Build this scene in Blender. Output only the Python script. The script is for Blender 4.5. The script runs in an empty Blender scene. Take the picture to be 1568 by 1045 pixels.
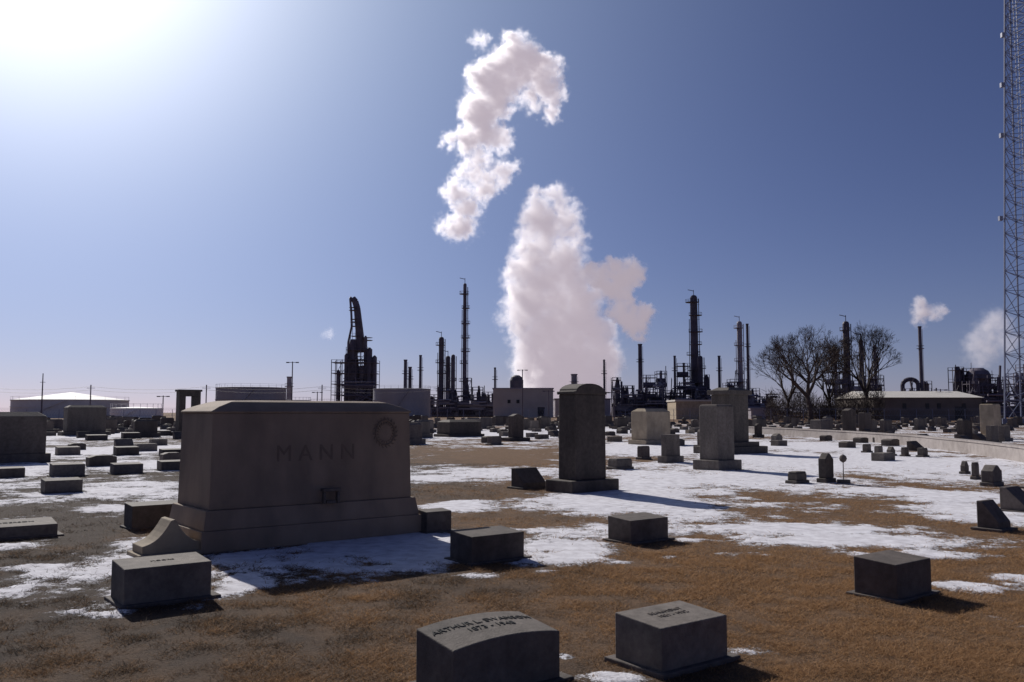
import bpy, math, random
import numpy as np
from mathutils import Vector, Matrix
random.seed(7); rng=np.random.default_rng(7)
F=1358.0; HC=1.7; PITCH=math.atan((632-522.5)/F)
cp,sp=math.cos(PITCH),math.sin(PITCH)
def ray(u,v):
    a=(u-784)/F; b=(522.5-v)/F; y=cp-b*sp; z=sp+b*cp
    return a/y,z/y
def gp(u,v):
    sx,sz=ray(u,v); d=-HC/sz
    return sx*d,d
def at(u,v,d):
    sx,sz=ray(u,v); return Vector((sx*d,d,HC+sz*d))
SC=bpy.context.scene.collection
YAW=math.radians(38)
SUN_AZ=math.radians(-30); SUN_EL=math.radians(30)
SUN=Vector((math.sin(SUN_AZ)*math.cos(SUN_EL),math.cos(SUN_AZ)*math.cos(SUN_EL),math.sin(SUN_EL)))

# ---------------- camera / light / world
cam=bpy.data.cameras.new("camera"); co=bpy.data.objects.new("camera",cam); SC.objects.link(co)
cam.sensor_width=36; cam.lens=36*F/1568; cam.clip_end=20000; cam.clip_start=0.05
co.location=(0,0,HC); co.rotation_euler=(math.pi/2+PITCH,0,0)
bpy.context.scene.camera=co
sl=bpy.data.lights.new("sun","SUN"); so=bpy.data.objects.new("sun",sl); SC.objects.link(so)
sl.energy=4.8; sl.angle=math.radians(0.5); sl.color=(1,0.95,0.89)
so.rotation_euler=SUN.to_track_quat('Z','Y').to_euler()
w=bpy.data.worlds.new("World"); bpy.context.scene.world=w; w.use_nodes=True
nt=w.node_tree; nt.nodes.clear()
out=nt.nodes.new("ShaderNodeOutputWorld"); bg=nt.nodes.new("ShaderNodeBackground")
sky=nt.nodes.new("ShaderNodeTexSky"); sky.sky_type='NISHITA'; sky.sun_disc=False
sky.sun_elevation=SUN_EL; sky.sun_rotation=SUN_AZ%(2*math.pi); sky.altitude=300
sky.air_density=1.0; sky.dust_density=0.25; sky.ozone_density=4.0
tint=nt.nodes.new("ShaderNodeVectorMath"); tint.operation='MULTIPLY'; tint.inputs[1].default_value=(0.54,0.46,0.64)
gm=nt.nodes.new("ShaderNodeHueSaturation"); gm.inputs['Saturation'].default_value=1.0
nt.links.new(sky.outputs[0],gm.inputs['Color']); nt.links.new(gm.outputs[0],tint.inputs[0])
tc=nt.nodes.new("ShaderNodeTexCoord")
dt=nt.nodes.new("ShaderNodeVectorMath"); dt.operation='DOT_PRODUCT'; dt.inputs[1].default_value=SUN
nt.links.new(tc.outputs['Generated'],dt.inputs[0])
mx=nt.nodes.new("ShaderNodeMath"); mx.operation='MAXIMUM'; mx.inputs[1].default_value=0
nt.links.new(dt.outputs['Value'],mx.inputs[0])
sz_=nt.nodes.new("ShaderNodeSeparateXYZ"); nt.links.new(tc.outputs['Generated'],sz_.inputs[0])
hz=nt.nodes.new("ShaderNodeMath"); hz.operation='SUBTRACT'; hz.inputs[0].default_value=1.0; hz.use_clamp=True; nt.links.new(sz_.outputs['Z'],hz.inputs[1])
cur=tint.outputs[0]
for src,pwr,colr in ((mx,5,(1.6,2.2,3.1)),(mx,11,(4.8,5.6,6.0)),(mx,50,(16,15.5,14)),(hz,10,(0.9,1.35,2.5))):
    pw=nt.nodes.new("ShaderNodeMath"); pw.operation='POWER'; pw.inputs[1].default_value=pwr
    nt.links.new(src.outputs[0],pw.inputs[0])
    ml=nt.nodes.new("ShaderNodeVectorMath"); ml.operation='SCALE'; ml.inputs[0].default_value=colr
    nt.links.new(pw.outputs[0],ml.inputs['Scale'])
    ad=nt.nodes.new("ShaderNodeVectorMath"); ad.operation='ADD'
    nt.links.new(cur,ad.inputs[0]); nt.links.new(ml.outputs[0],ad.inputs[1]); cur=ad.outputs[0]
nt.links.new(cur,bg.inputs[0]); bg.inputs[1].default_value=0.063
nt.links.new(bg.outputs[0],out.inputs[0])
bpy.context.scene.view_settings.view_transform='Standard'
bpy.context.scene.view_settings.look='None'

# ---------------- materials
def mat_noise(name,c1,c2,scale=8,rough=0.85,bump=0.3,bscale=60,big=None,metal=0,bdist=0.01,stain=0):
    m=bpy.data.materials.new(name); m.use_nodes=True; n=m.node_tree; b=n.nodes['Principled BSDF']
    b.inputs['Roughness'].default_value=rough; b.inputs['Metallic'].default_value=metal
    b.inputs['Specular IOR Level'].default_value=0.2
    t=n.nodes.new("ShaderNodeTexCoord"); oi=n.nodes.new("ShaderNodeObjectInfo")
    av=n.nodes.new("ShaderNodeVectorMath"); av.operation='ADD'
    sc=n.nodes.new("ShaderNodeMath"); sc.operation='MULTIPLY'; sc.inputs[1].default_value=40
    n.links.new(oi.outputs['Random'],sc.inputs[0]); n.links.new(t.outputs['Object'],av.inputs[0]); n.links.new(sc.outputs[0],av.inputs[1])
    nz=n.nodes.new("ShaderNodeTexNoise"); nz.inputs['Scale'].default_value=scale; nz.inputs['Detail'].default_value=8; nz.inputs['Roughness'].default_value=0.65
    n.links.new(av.outputs[0],nz.inputs['Vector'])
    cr=n.nodes.new("ShaderNodeValToRGB"); cr.color_ramp.elements[0].position=0.3; cr.color_ramp.elements[1].position=0.7
    cr.color_ramp.elements[0].color=(*c1,1); cr.color_ramp.elements[1].color=(*c2,1)
    n.links.new(nz.outputs['Fac'],cr.inputs[0])
    hv=n.nodes.new("ShaderNodeHueSaturation"); mr=n.nodes.new("ShaderNodeMapRange"); mr.inputs[3].default_value=0.75; mr.inputs[4].default_value=1.2
    n.links.new(oi.outputs['Random'],mr.inputs[0]); n.links.new(mr.outputs[0],hv.inputs['Value']); n.links.new(cr.outputs[0],hv.inputs['Color'])
    colout=hv.outputs[0]
    if stain:
        mp=n.nodes.new("ShaderNodeMapping"); mp.inputs['Scale'].default_value=(3,3,0.9); n.links.new(av.outputs[0],mp.inputs[0])
        sn_=n.nodes.new("ShaderNodeTexNoise"); sn_.inputs['Scale'].default_value=1; sn_.inputs['Detail'].default_value=7; n.links.new(mp.outputs[0],sn_.inputs['Vector'])
        r2=n.nodes.new("ShaderNodeValToRGB"); r2.color_ramp.elements[0].position=0.32; r2.color_ramp.elements[1].position=0.62
        k=1-stain
        r2.color_ramp.elements[0].color=(k,k,k,1); r2.color_ramp.elements[1].color=(1.05,1.04,1.02,1); n.links.new(sn_.outputs['Fac'],r2.inputs[0])
        mu=n.nodes.new("ShaderNodeVectorMath"); mu.operation='MULTIPLY'; n.links.new(colout,mu.inputs[0]); n.links.new(r2.outputs[0],mu.inputs[1]); colout=mu.outputs[0]
    n.links.new(colout,b.inputs['Base Color'])
    if bump:
        nb=n.nodes.new("ShaderNodeTexNoise"); nb.inputs['Scale'].default_value=bscale; nb.inputs['Detail'].default_value=5
        n.links.new(av.outputs[0],nb.inputs['Vector'])
        bp=n.nodes.new("ShaderNodeBump"); bp.inputs['Strength'].default_value=bump; bp.inputs['Distance'].default_value=bdist
        n.links.new(nb.outputs['Fac'],bp.inputs['Height']); n.links.new(bp.outputs[0],b.inputs['Normal'])
    return m
M_GREY=mat_noise("granite_grey",(0.125,0.108,0.095),(0.215,0.188,0.168),14,0.85,0.4,70,stain=.28)
M_BROWN=mat_noise("granite_brown",(0.20,0.15,0.116),(0.25,0.192,0.15),1.6,0.85,0.35,60,stain=.2)
M_DARK=mat_noise("granite_dark",(0.09,0.075,0.066),(0.15,0.126,0.113),12,0.8,0.35,70,stain=.25)
M_LIME=mat_noise("limestone",(0.32,0.26,0.19),(0.46,0.38,0.28),3,0.9,0.4,40,stain=.2)
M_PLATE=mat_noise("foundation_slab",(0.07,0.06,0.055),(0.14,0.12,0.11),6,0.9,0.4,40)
M_ENG=mat_noise("dark_lettering",(0.03,0.03,0.03),(0.05,0.05,0.05),20,0.9,0)  # dark colour of the raised letters
M_ENG2=mat_noise("engraved_brown",(0.145,0.108,0.084),(0.17,0.128,0.10),20,0.9,0)
M_STEEL=mat_noise("dark_steel",(0.085,0.075,0.10),(0.16,0.14,0.175),0.3,0.6,0)  # colour lightened to stand in for haze over the distant refinery
M_STEEL2=mat_noise("weathered_steel",(0.24,0.21,0.24),(0.36,0.33,0.36),0.2,0.6,0)
M_TANK=mat_noise("tank_paint",(0.36,0.35,0.38),(0.48,0.47,0.50),0.1,0.7,0)
M_WHITE=mat_noise("white_paint",(0.55,0.52,0.48),(0.68,0.64,0.58),0.3,0.7,0)
M_TANKW=mat_noise("white_tank_paint",(0.62,0.6,0.58),(0.76,0.74,0.72),0.2,0.7,0)
M_BEIGE=mat_noise("beige_siding",(0.48,0.42,0.38),(0.58,0.52,0.47),0.3,0.8,0)
M_BRNW=mat_noise("brown_siding",(0.17,0.14,0.125),(0.25,0.21,0.19),0.3,0.8,0)
M_CONC=mat_noise("concrete",(0.25,0.22,0.21),(0.38,0.34,0.32),3,0.9,0.4,30)
M_GALV=mat_noise("galvanised_steel",(0.17,0.19,0.28),(0.25,0.27,0.36),1,0.5,0)
M_BARK=mat_noise("bark",(0.05,0.038,0.035),(0.10,0.078,0.07),2,0.95,0)
M_GLASS=mat_noise("dark_opening",(0.02,0.02,0.025),(0.03,0.03,0.035),2,0.3,0)

# ---------------- mesh builder
class MB:
    def __init__(s): s.v=[]; s.f=[]; s.m=[]
    def add(s,vs,fs,mi=0):
        o=len(s.v); s.v+= [tuple(v) for v in vs]; s.f+=[tuple(i+o for i in f) for f in fs]; s.m+=[mi]*len(fs)
    def box(s,cx,cy,z0,z1,w,t,mi=0,tw=None,tt=None,yaw=0):
        tw=w if tw is None else tw; tt=t if tt is None else tt
        c,sn=math.cos(yaw),math.sin(yaw); vs=[]
        for (ww,t2,z) in ((w,t,z0),(tw,tt,z1)):
            for sx,sy in ((-1,-1),(1,-1),(1,1),(-1,1)):
                x=sx*ww/2; y=sy*t2/2; vs.append((cx+x*c-y*sn,cy+x*sn+y*c,z))
        s.add(vs,[(3,2,1,0),(4,5,6,7),(0,1,5,4),(1,2,6,5),(2,3,7,6),(3,0,4,7)],mi)
    def cyl(s,p0,p1,r0,r1=None,n=8,mi=0,cap=True):
        r1=r0 if r1 is None else r1; p0=Vector(p0); p1=Vector(p1); d=p1-p0
        if d.length<1e-6: return
        d.normalize(); a=d.orthogonal().normalized(); b=d.cross(a); vs=[]
        for p,r in ((p0,r0),(p1,r1)):
            for i in range(n):
                t=2*math.pi*i/n; vs.append(p+(a*math.cos(t)+b*math.sin(t))*r)
        fs=[(i,(i+1)%n,n+(i+1)%n,n+i) for i in range(n)]
        if cap: fs+=[tuple(range(n))[::-1],tuple(range(n,2*n))]
        s.add(vs,fs,mi)
    def lathe(s,cx,cy,prof,n=16,mi=0):
        vs=[];fs=[]
        for r,z in prof:
            for i in range(n):
                t=2*math.pi*i/n; vs.append((cx+r*math.cos(t),cy+r*math.sin(t),z))
        for k in range(len(prof)-1):
            for i in range(n):
                j=(i+1)%n; fs.append((k*n+i,k*n+j,(k+1)*n+j,(k+1)*n+i))
        fs.append(tuple(range(n))[::-1]); fs.append(tuple(range((len(prof)-1)*n,len(prof)*n)))
        s.add(vs,fs,mi)
    def ext_xz(s,prof,y0,y1,mi=0,dz_back=0):
        n=len(prof); vs=[(x,y0,z) for x,z in prof]+[(x,y1,z+(dz_back if z>0.02 and k not in (0,1) else 0)) for k,(x,z) in enumerate(prof)]
        fs=[tuple(range(n)),tuple(range(n,2*n))[::-1]]+[(i,n+i,n+(i+1)%n,(i+1)%n) for i in range(n)]
        s.add(vs,fs,mi)
    def ext_yz(s,prof,x0,x1,mi=0):
        n=len(prof); vs=[(x0,y,z) for y,z in prof]+[(x1,y,z) for y,z in prof]
        fs=[tuple(range(n)),tuple(range(n,2*n))[::-1]]+[(i,n+i,n+(i+1)%n,(i+1)%n) for i in range(n)]
        s.add(vs,fs,mi)
    def mesh(s,name,mats,recalc=True):
        me=bpy.data.meshes.new(name); me.from_pydata(s.v,[],s.f); 
        for m in mats: me.materials.append(m)
        me.polygons.foreach_set("material_index",s.m)
        if recalc:
            import bmesh
            bm=bmesh.new(); bm.from_mesh(me); bmesh.ops.recalc_face_normals(bm,faces=bm.faces); bm.to_mesh(me); bm.free()
        me.update(); return me
    def obj(s,name,mats,loc=(0,0,0),yaw=0,bevel=0,smooth=False,parent=None,recalc=True):
        me=s.mesh(name,mats,recalc); o=bpy.data.objects.new(name,me); SC.objects.link(o)
        o.location=loc; o.rotation_euler=(0,0,yaw); o.parent=parent
        if smooth: me.polygons.foreach_set("use_smooth",[True]*len(me.polygons))
        if bevel:
            b=o.modifiers.new("bevel",'BEVEL'); b.width=bevel; b.segments=2; b.limit_method='ANGLE'; b.angle_limit=math.radians(35)
        return o

# ---------------- numpy noise
def vnoise(x,y,seed=0):
    xi=np.floor(x).astype(np.int64); yi=np.floor(y).astype(np.int64); xf=x-xi; yf=y-yi
    def h(a,b):
        n=(a*374761393+b*668265263+seed*974634777)&0xffffffff
        n=((n^(n>>13))*1274126177)&0xffffffff
        return ((n^(n>>16))&0xffff)/65535.0
    u=xf*xf*(3-2*xf); v=yf*yf*(3-2*yf)
    return (h(xi,yi)*(1-u)+h(xi+1,yi)*u)*(1-v)+(h(xi,yi+1)*(1-u)+h(xi+1,yi+1)*u)*v
def fbm(x,y,oct=5,seed=0,gain=0.55):
    s=0;a=0.5;t=0
    for i in range(oct):
        s=s+a*vnoise(x+17.3*i,y-9.1*i,seed+i); t+=a; a*=gain; x=x*2.03; y=y*2.03
    return s/t
PATCH=[(420,865,110,30,1.0),(580,848,130,40,1.3),(375,893,50,24,1.2),(500,885,90,14,.8),(110,882,75,32,1.05),(225,905,70,30,.8),(170,940,40,8,.8),(300,930,30,8,.8),(240,835,40,12,.8),
(700,776,45,8,1.2),(870,848,80,20,1.2),(730,882,40,6,1.),(845,875,25,5,1),(1000,770,110,40,.95),(920,772,90,14,1.1),(1010,735,80,14,1.1),(1150,735,110,12,1.1),(1260,705,160,14,1.1),
(1420,712,160,16,1),(1100,812,330,9,.9),(1350,830,260,14,.9),(1500,790,90,20,1.1),(1480,900,60,9,1.0),(1555,890,40,9,1),(866,1004,16,7,1.1),(1150,996,45,9,1.1),
(925,1038,60,10,.95),(740,725,120,9,1),(720,664,130,5,1.1),(960,690,60,8,.9),(1100,690,120,12,.9),(1240,685,120,8,.9),(1000,660,120,4,1),(25,836,50,7,1),(210,830,40,8,.8),(150,750,160,12,.8),
(60,720,90,8,.9),(200,712,90,8,.9),(170,690,110,6,1),(150,665,140,5,1.1),(1200,775,90,8,.85),(1400,760,120,12,.8),(960,862,22,3,1.),(1030,853,22,4,1.1),(1060,828,30,4,.9),(1100,765,60,20,.8),(20,745,40,6,.8),
(680,735,60,6,1),(880,660,60,3,1),(1130,850,60,5,.8),(70,870,60,6,.9),(170,780,30,5,.9),(930,815,110,12,1.),(1420,850,130,7,.8)]
DRY=[(740,700,130,14,.9),(720,757,90,9,1.0),(1280,765,130,9,.4),(900,895,250,14,.6),(1150,880,160,14,.5),(740,802,50,10,.8),(900,715,30,5,.3),(450,690,100,20,.3)]
def ell(p):
    u,v,ru,rv,st=p
    x,y=gp(u,v); _,y0=gp(u,v+rv); _,y1=gp(u,max(v-rv,634)); 
    return x,y,ru/F*y,max((y1-y0)/2,0.05),(y0+y1)/2,st
PE=[ell(p) for p in PATCH]; DE=[ell(p) for p in DRY]
def snow_field(x,y):
    n=fbm(x*0.45,y*0.38,6,3); n2=fbm(x*1.9+y*.4,y*1.9-x*.4,7,11,.72)
    y_=np.maximum(y,0.1)
    base=np.interp(y_,[0,9,12,16,22,30,60,110,160,400],[-.6,-.5,-.26,-.12,.0,.05,.06,.02,-.2,-.5])
    s=base+(n-0.5)*1.0+(n2-0.5)*1.35
    P=0*x
    for cx,_,rx,ry,cy,st in PE:
        q=((x-cx)/rx)**2+((y-cy)/ry)**2
        P=np.maximum(P,st*0.74*np.exp(-(q**1.4)*0.6))
    s=s+P*np.interp(y_,[0,14,20,200],[1.0,.98,.72,.62])
    for cx,_,rx,ry,cy,st in DE:
        q=((x-cx)/rx)**2+((y-cy)/ry)**2
        s=s-st*0.6*np.exp(-q*0.9)
    return s
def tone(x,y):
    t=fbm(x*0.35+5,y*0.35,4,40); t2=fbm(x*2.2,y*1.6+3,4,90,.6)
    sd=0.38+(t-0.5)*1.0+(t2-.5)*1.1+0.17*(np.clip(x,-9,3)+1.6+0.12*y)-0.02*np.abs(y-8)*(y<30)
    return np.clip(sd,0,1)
def gz(x,y,s):
    k=np.clip((s)/0.3,0,1); k=k*k*(3-2*k)
    return 0.014*k+0.035*(fbm(x*0.8,y*0.8,5,70)-0.5)*np.clip(y/6,0,1)
ang=np.radians(np.concatenate([np.arange(-180,-38,6),np.linspace(-38,38,1000),np.arange(42,180,6)]))
rad=np.concatenate([[0.02,0.5,1.2,2,2.8],np.exp(np.linspace(math.log(3.4),math.log(170),1200)),np.exp(np.linspace(math.log(180),math.log(9000),40))])
A,R=np.meshgrid(ang,rad); X=np.sin(A)*R; Y=np.cos(A)*R
S=snow_field(X,Y); S=np.where((np.abs(A)>math.radians(60))&(Y<2),-0.3,S)
Z=gz(X,Y,S); Z=np.where(R>150,0,Z)
nr,na=X.shape
me=bpy.data.meshes.new("ground"); me.vertices.add(nr*na)
me.vertices.foreach_set("co",np.stack([X,Y,Z],-1).reshape(-1).astype(np.float32))
i=np.arange(nr-1)[:,None]; j=np.arange(na)[None,:]; j2=(j+1)%na
q=np.stack([i*na+j,i*na+j2,(i+1)*na+j2,(i+1)*na+j],-1).reshape(-1,4)[:, ::-1]
nf=len(q); me.loops.add(nf*4); me.loops.foreach_set("vertex_index",q.reshape(-1).astype(np.int32))
me.polygons.add(nf); me.polygons.foreach_set("loop_start",(np.arange(nf)*4).astype(np.int32))
me.update(calc_edges=True); me.validate()
a1=me.attributes.new("snow",'FLOAT','POINT'); a1.data.foreach_set("value",S.reshape(-1).astype(np.float32))
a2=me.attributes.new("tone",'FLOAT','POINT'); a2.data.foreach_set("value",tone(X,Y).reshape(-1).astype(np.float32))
me.polygons.foreach_set("use_smooth",[True]*nf)
g=bpy.data.objects.new("ground",me); SC.objects.link(g)
m=bpy.data.materials.new("turf_and_snow"); m.use_nodes=True; n=m.node_tree; N=n.nodes; L=n.links; b=N['Principled BSDF']
geo=N.new("ShaderNodeNewGeometry")
def noise(sc,det=6,ro=0.6):
    z=N.new("ShaderNodeTexNoise"); z.inputs['Scale'].default_value=sc; z.inputs['Detail'].default_value=det; z.inputs['Roughness'].default_value=ro
    L.new(geo.outputs['Position'],z.inputs['Vector']); return z
def ramp(src,p0,c0,p1,c1):
    r=N.new("ShaderNodeValToRGB"); r.color_ramp.elements[0].position=p0; r.color_ramp.elements[1].position=p1
    r.color_ramp.elements[0].color=(*c0,1); r.color_ramp.elements[1].color=(*c1,1); L.new(src,r.inputs[0]); return r
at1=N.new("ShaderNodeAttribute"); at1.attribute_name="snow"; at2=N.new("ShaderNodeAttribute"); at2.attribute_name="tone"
fine=noise(6,9,0.78); f2=noise(40,5,0.7)
def math_(op,a,bb):
    q=N.new("ShaderNodeMath"); q.operation=op
    for k,v in enumerate((a,bb)):
        if isinstance(v,(int,float)): q.inputs[k].default_value=v
        else: L.new(v,q.inputs[k])
    return q.outputs[0]
s1=math_('MULTIPLY',math_('SUBTRACT',fine.outputs['Fac'],0.5),1.3)
s2=math_('MULTIPLY',math_('SUBTRACT',f2.outputs['Fac'],0.5),0.8)
sn=math_('ADD',at1.outputs['Fac'],math_('ADD',s1,s2))
mask=ramp(sn,0.0,(0,0,0),0.16,(1,1,1))
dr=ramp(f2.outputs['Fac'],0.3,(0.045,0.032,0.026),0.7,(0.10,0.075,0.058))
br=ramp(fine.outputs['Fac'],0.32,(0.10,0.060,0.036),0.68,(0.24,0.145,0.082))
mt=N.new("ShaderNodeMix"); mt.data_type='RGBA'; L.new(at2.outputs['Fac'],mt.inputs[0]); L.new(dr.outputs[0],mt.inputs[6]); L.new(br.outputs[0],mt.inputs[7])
snc=ramp(noise(5,6).outputs['Fac'],0.3,(0.50,0.48,0.51),0.62,(0.77,0.76,0.80))
mm=N.new("ShaderNodeMix"); mm.data_type='RGBA'; L.new(mask.outputs[0],mm.inputs[0]); L.new(mt.outputs[2],mm.inputs[6]); L.new(snc.outputs[0],mm.inputs[7])
L.new(mm.outputs[2],b.inputs['Base Color']); b.inputs['Roughness'].default_value=0.95; b.inputs['Specular IOR Level'].default_value=0.1
bp=N.new("ShaderNodeBump"); bp.inputs['Strength'].default_value=0.85; bp.inputs['Distance'].default_value=0.03
inv=math_('SUBTRACT',1.4,mask.outputs[0]); L.new(math_('MULTIPLY',math_('ADD',f2.outputs['Fac'],fine.outputs['Fac']),inv),bp.inputs['Height']); L.new(bp.outputs[0],b.inputs['Normal'])
me.materials.append(m)

# ---------------- dead grass blades
NB=680000
yy=4.0*np.exp(rng.random(NB)*math.log(30/4.0)); yy=np.where(rng.random(NB)<0.5,4+rng.random(NB)*7,yy)
xx=(rng.random(NB)*2-1)*0.63*yy
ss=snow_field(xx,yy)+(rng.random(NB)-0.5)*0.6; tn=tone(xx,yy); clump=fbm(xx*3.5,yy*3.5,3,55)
keep=(ss<0.03)&(rng.random(NB)<np.clip(0.22+0.45*tn+(clump-.5)*2.2,0,1)); xx=xx[keep]; yy=yy[keep]; ss=ss[keep]; tn=tn[keep]; clump=clump[keep]
nb=len(xx); zz=gz(xx,yy,snow_field(xx,yy))
sz=(0.013+0.034*rng.random(nb)**1.6)*np.clip(0.8+yy/16,0.8,1.6)*(.3+1.4*clump); wd=0.0038*(0.6+yy/7); th=rng.random(nb)*2*np.pi; ph=rng.random(nb)*2*np.pi
lean=sz*(0.6+1.6*rng.random(nb))
V=np.zeros((nb,3,3),np.float32)
V[:,0]=np.stack([xx-np.cos(th)*wd/2,yy-np.sin(th)*wd/2,zz-0.004],-1)
V[:,1]=np.stack([xx+np.cos(th)*wd/2,yy+np.sin(th)*wd/2,zz-0.004],-1)
V[:,2]=np.stack([xx+np.cos(ph)*lean,yy+np.sin(ph)*lean,zz+sz*0.6],-1)
me=bpy.data.meshes.new("dead_grass"); me.vertices.add(nb*3); me.vertices.foreach_set("co",V.reshape(-1))
me.loops.add(nb*3); me.loops.foreach_set("vertex_index",np.arange(nb*3,dtype=np.int32)); me.polygons.add(nb)
me.polygons.foreach_set("loop_start",(np.arange(nb)*3).astype(np.int32)); me.update(calc_edges=True)
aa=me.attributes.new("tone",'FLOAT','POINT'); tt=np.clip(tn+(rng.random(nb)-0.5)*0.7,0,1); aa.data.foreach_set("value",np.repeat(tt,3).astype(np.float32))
go=bpy.data.objects.new("dead_grass",me); SC.objects.link(go)
m=bpy.data.materials.new("straw_blades"); m.use_nodes=True; n=m.node_tree; N=n.nodes; L=n.links; b=N['Principled BSDF']
at2=N.new("ShaderNodeAttribute"); at2.attribute_name="tone"
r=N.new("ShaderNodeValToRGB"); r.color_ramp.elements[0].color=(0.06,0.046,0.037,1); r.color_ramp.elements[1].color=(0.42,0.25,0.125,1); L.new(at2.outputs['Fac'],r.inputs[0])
tr=N.new("ShaderNodeBsdfTranslucent"); L.new(r.outputs[0],tr.inputs[0]); mxs=N.new("ShaderNodeMixShader"); mxs.inputs[0].default_value=0.4
L.new(r.outputs[0],b.inputs['Base Color']); b.inputs['Roughness'].default_value=0.8; b.inputs['Specular IOR Level'].default_value=0.15
L.new(b.outputs[0],mxs.inputs[1]); L.new(tr.outputs[0],mxs.inputs[2]); L.new(mxs.outputs[0],N['Material Output'].inputs['Surface'])
me.materials.append(m)

# ---------------- text helper
def text_mesh(txt,size,ext=0.003):
    c=bpy.data.curves.new("t",'FONT'); c.body=txt; c.size=size; c.extrude=ext; c.align_x='CENTER'; c.align_y='CENTER'; c.resolution_u=3
    o=bpy.data.objects.new("t",c); SC.objects.link(o); bpy.context.view_layer.update()
    dg=bpy.context.evaluated_depsgraph_get(); me=bpy.data.meshes.new_from_object(o.evaluated_get(dg))
    bpy.data.objects.remove(o); bpy.data.curves.remove(c); return me
def text_child(parent,name,txt,size,fn,mat,ext=0.003):
    me=text_mesh(txt,size,ext); me.materials.clear(); me.materials.append(mat)
    for v in me.vertices: v.co=Vector(fn(v.co.x,v.co.y,v.co.z))
    o=bpy.data.objects.new(name,me); SC.objects.link(o); o.parent=parent; return o

# ---------------- placement from photo measurements
def place(u0,u1,vb,ratio,yaw=YAW):
    um=(u0+u1)/2; x,d=gp(um,vb); W=1
    for _ in range(6):
        beta=math.atan2(x,d); ae=yaw+beta
        dc=d+ (W/2)*abs(math.sin(yaw))+(ratio*W/2)*abs(math.cos(yaw))
        xc=ray(um,vb)[0]*dc; wd=(u1-u0)/F*dc*math.cos(beta)
        W=wd/(abs(math.cos(ae))+ratio*abs(math.sin(ae))); x=xc
    return xc,dc,W,d
def marker(name,u0,u1,vb,H,ratio=0.6,slope=0.04,bulge=0.0,mat=None,text=None,plate=0.06,tsize=0.07,eng=None):
    x,y,W,d=place(u0,u1,vb,ratio); T=W*ratio; b=MB(); n=14 if bulge else 1
    prof=[(-W/2,0.0),(W/2,0.0)]
    for k in range(n+1):
        t=1-2*k/n; prof.append((t*W/2,H-slope+bulge*(1-t*t)))
    b.ext_xz(prof,-T/2,T/2,0,dz_back=slope)
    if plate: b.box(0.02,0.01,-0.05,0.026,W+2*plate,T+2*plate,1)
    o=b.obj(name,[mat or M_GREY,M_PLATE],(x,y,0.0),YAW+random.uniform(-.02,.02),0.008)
    if text:
        def fn(off):
            def f(tx,ty,tz):
                yy=ty+off; s=H-slope*(0.5-yy/T)+bulge*(1-(2*tx/W)**2); return (tx,yy,s+tz+0.0015)
            return f
        k=len(text)
        for i,t in enumerate(text):
            text_child(o,"lettering_%d"%(i+1),t,tsize,fn(((k-1)/2-i)*tsize*1.25+ (0.02 if k>1 else 0)),eng or M_ENG)
    return o,W,T
marker("grave_marker",945,1113,1036,0.33,0.66,0.03,text=["BEAUMONT","1881 - 1952"],tsize=0.06,eng=M_DARK)
marker("grave_marker",641,856,1082,0.36,0.52,0.05,bulge=0.035,text=["ARTHUR L. SWANSON","1873 - 1948"],tsize=0.075)
marker("grave_marker",1310,1427,923,0.36,0.66,0.03,mat=M_DARK)
marker("grave_marker",170,322,932,0.36,0.6,0.03,text=["MOORE"],tsize=0.06,eng=M_DARK)
marker("grave_marker",690,802,866,0.34,0.6,0.03,mat=M_DARK)
marker("grave_marker",932,1023,834,0.33,0.6,0.03,mat=M_DARK)
marker("grave_marker",-60,88,832,0.22,0.45,0.05,text=["HENDERSON"],tsize=0.1)
marker("grave_marker",190,292,812,0.36,0.5,0.02,mat=M_DARK)
marker("grave_marker",640,691,818,0.32,0.6,0.02,mat=M_DARK)
def slant(u0,u1,vb,H,ratio=0.6,mat=None,name="slant_grave_marker"):
    x,y,W,d=place(u0,u1,vb,ratio); T=W*ratio; b=MB()
    b.ext_yz([(-T/2,0),(T/2,0),(T/2,H),(T/2-0.25*T,H),(-T/2,H*0.3)],-W/2,W/2)
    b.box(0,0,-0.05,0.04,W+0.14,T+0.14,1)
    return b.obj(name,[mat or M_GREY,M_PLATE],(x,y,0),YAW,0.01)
slant(783,836,750,0.45,0.7,M_DARK)
slant(1497,1548,815,0.42,0.8,M_DARK)
slant(1532,1590,787,0.42,0.8,M_DARK)
x,y,W,d=place(203,314,857,0.55); T=W*0.55; b=MB()
top=[]
for k in range(17):
    t=k/16; xx_=W/2-t*W; hh=0.12+0.34*math.exp(-(abs(xx_+0.02)/ (W*0.2))**1.2)
    top.append((xx_,hh))
b.ext_xz([(-W/2,0),(W/2,0)]+top,-T/2,T/2)
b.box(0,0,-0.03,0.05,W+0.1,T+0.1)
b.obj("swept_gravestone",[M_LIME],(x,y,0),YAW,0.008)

# ---------------- MANN monument
x,y,W,d=place(277,633,846,0.42); T=W*0.42
H=1.86
b=MB()
b.box(0,0,-0.05,0.26,W+0.24,T+0.22,0)
b.box(0,0,0.26,0.50,W+0.18,T+0.16,0,tw=W+0.10,tt=T+0.08)
z0=0.50; z1=H-0.17
b.box(0,0,z0,z1,W,T,0,tw=W-0.05,tt=T-0.05)
vs=[];fs=[]
steps=[(W/2-0.025,T/2-0.025,z1),(W/2+0.0,T/2+0.0,z1+0.012),(W/2-0.005,T/2-0.005,z1+0.03),(W/2-0.12,T/2-0.08,z1+0.085),(W/2-0.30,T/2-0.18,z1+0.145),(W/2-0.40,T/2-0.26,z1+0.165),(W/2-0.7,T/2-0.4,z1+0.17)]
for hx,hy,z in steps:
    vs+=[(-hx,-hy,z),(hx,-hy,z),(hx,hy,z),(-hx,hy,z)]
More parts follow.
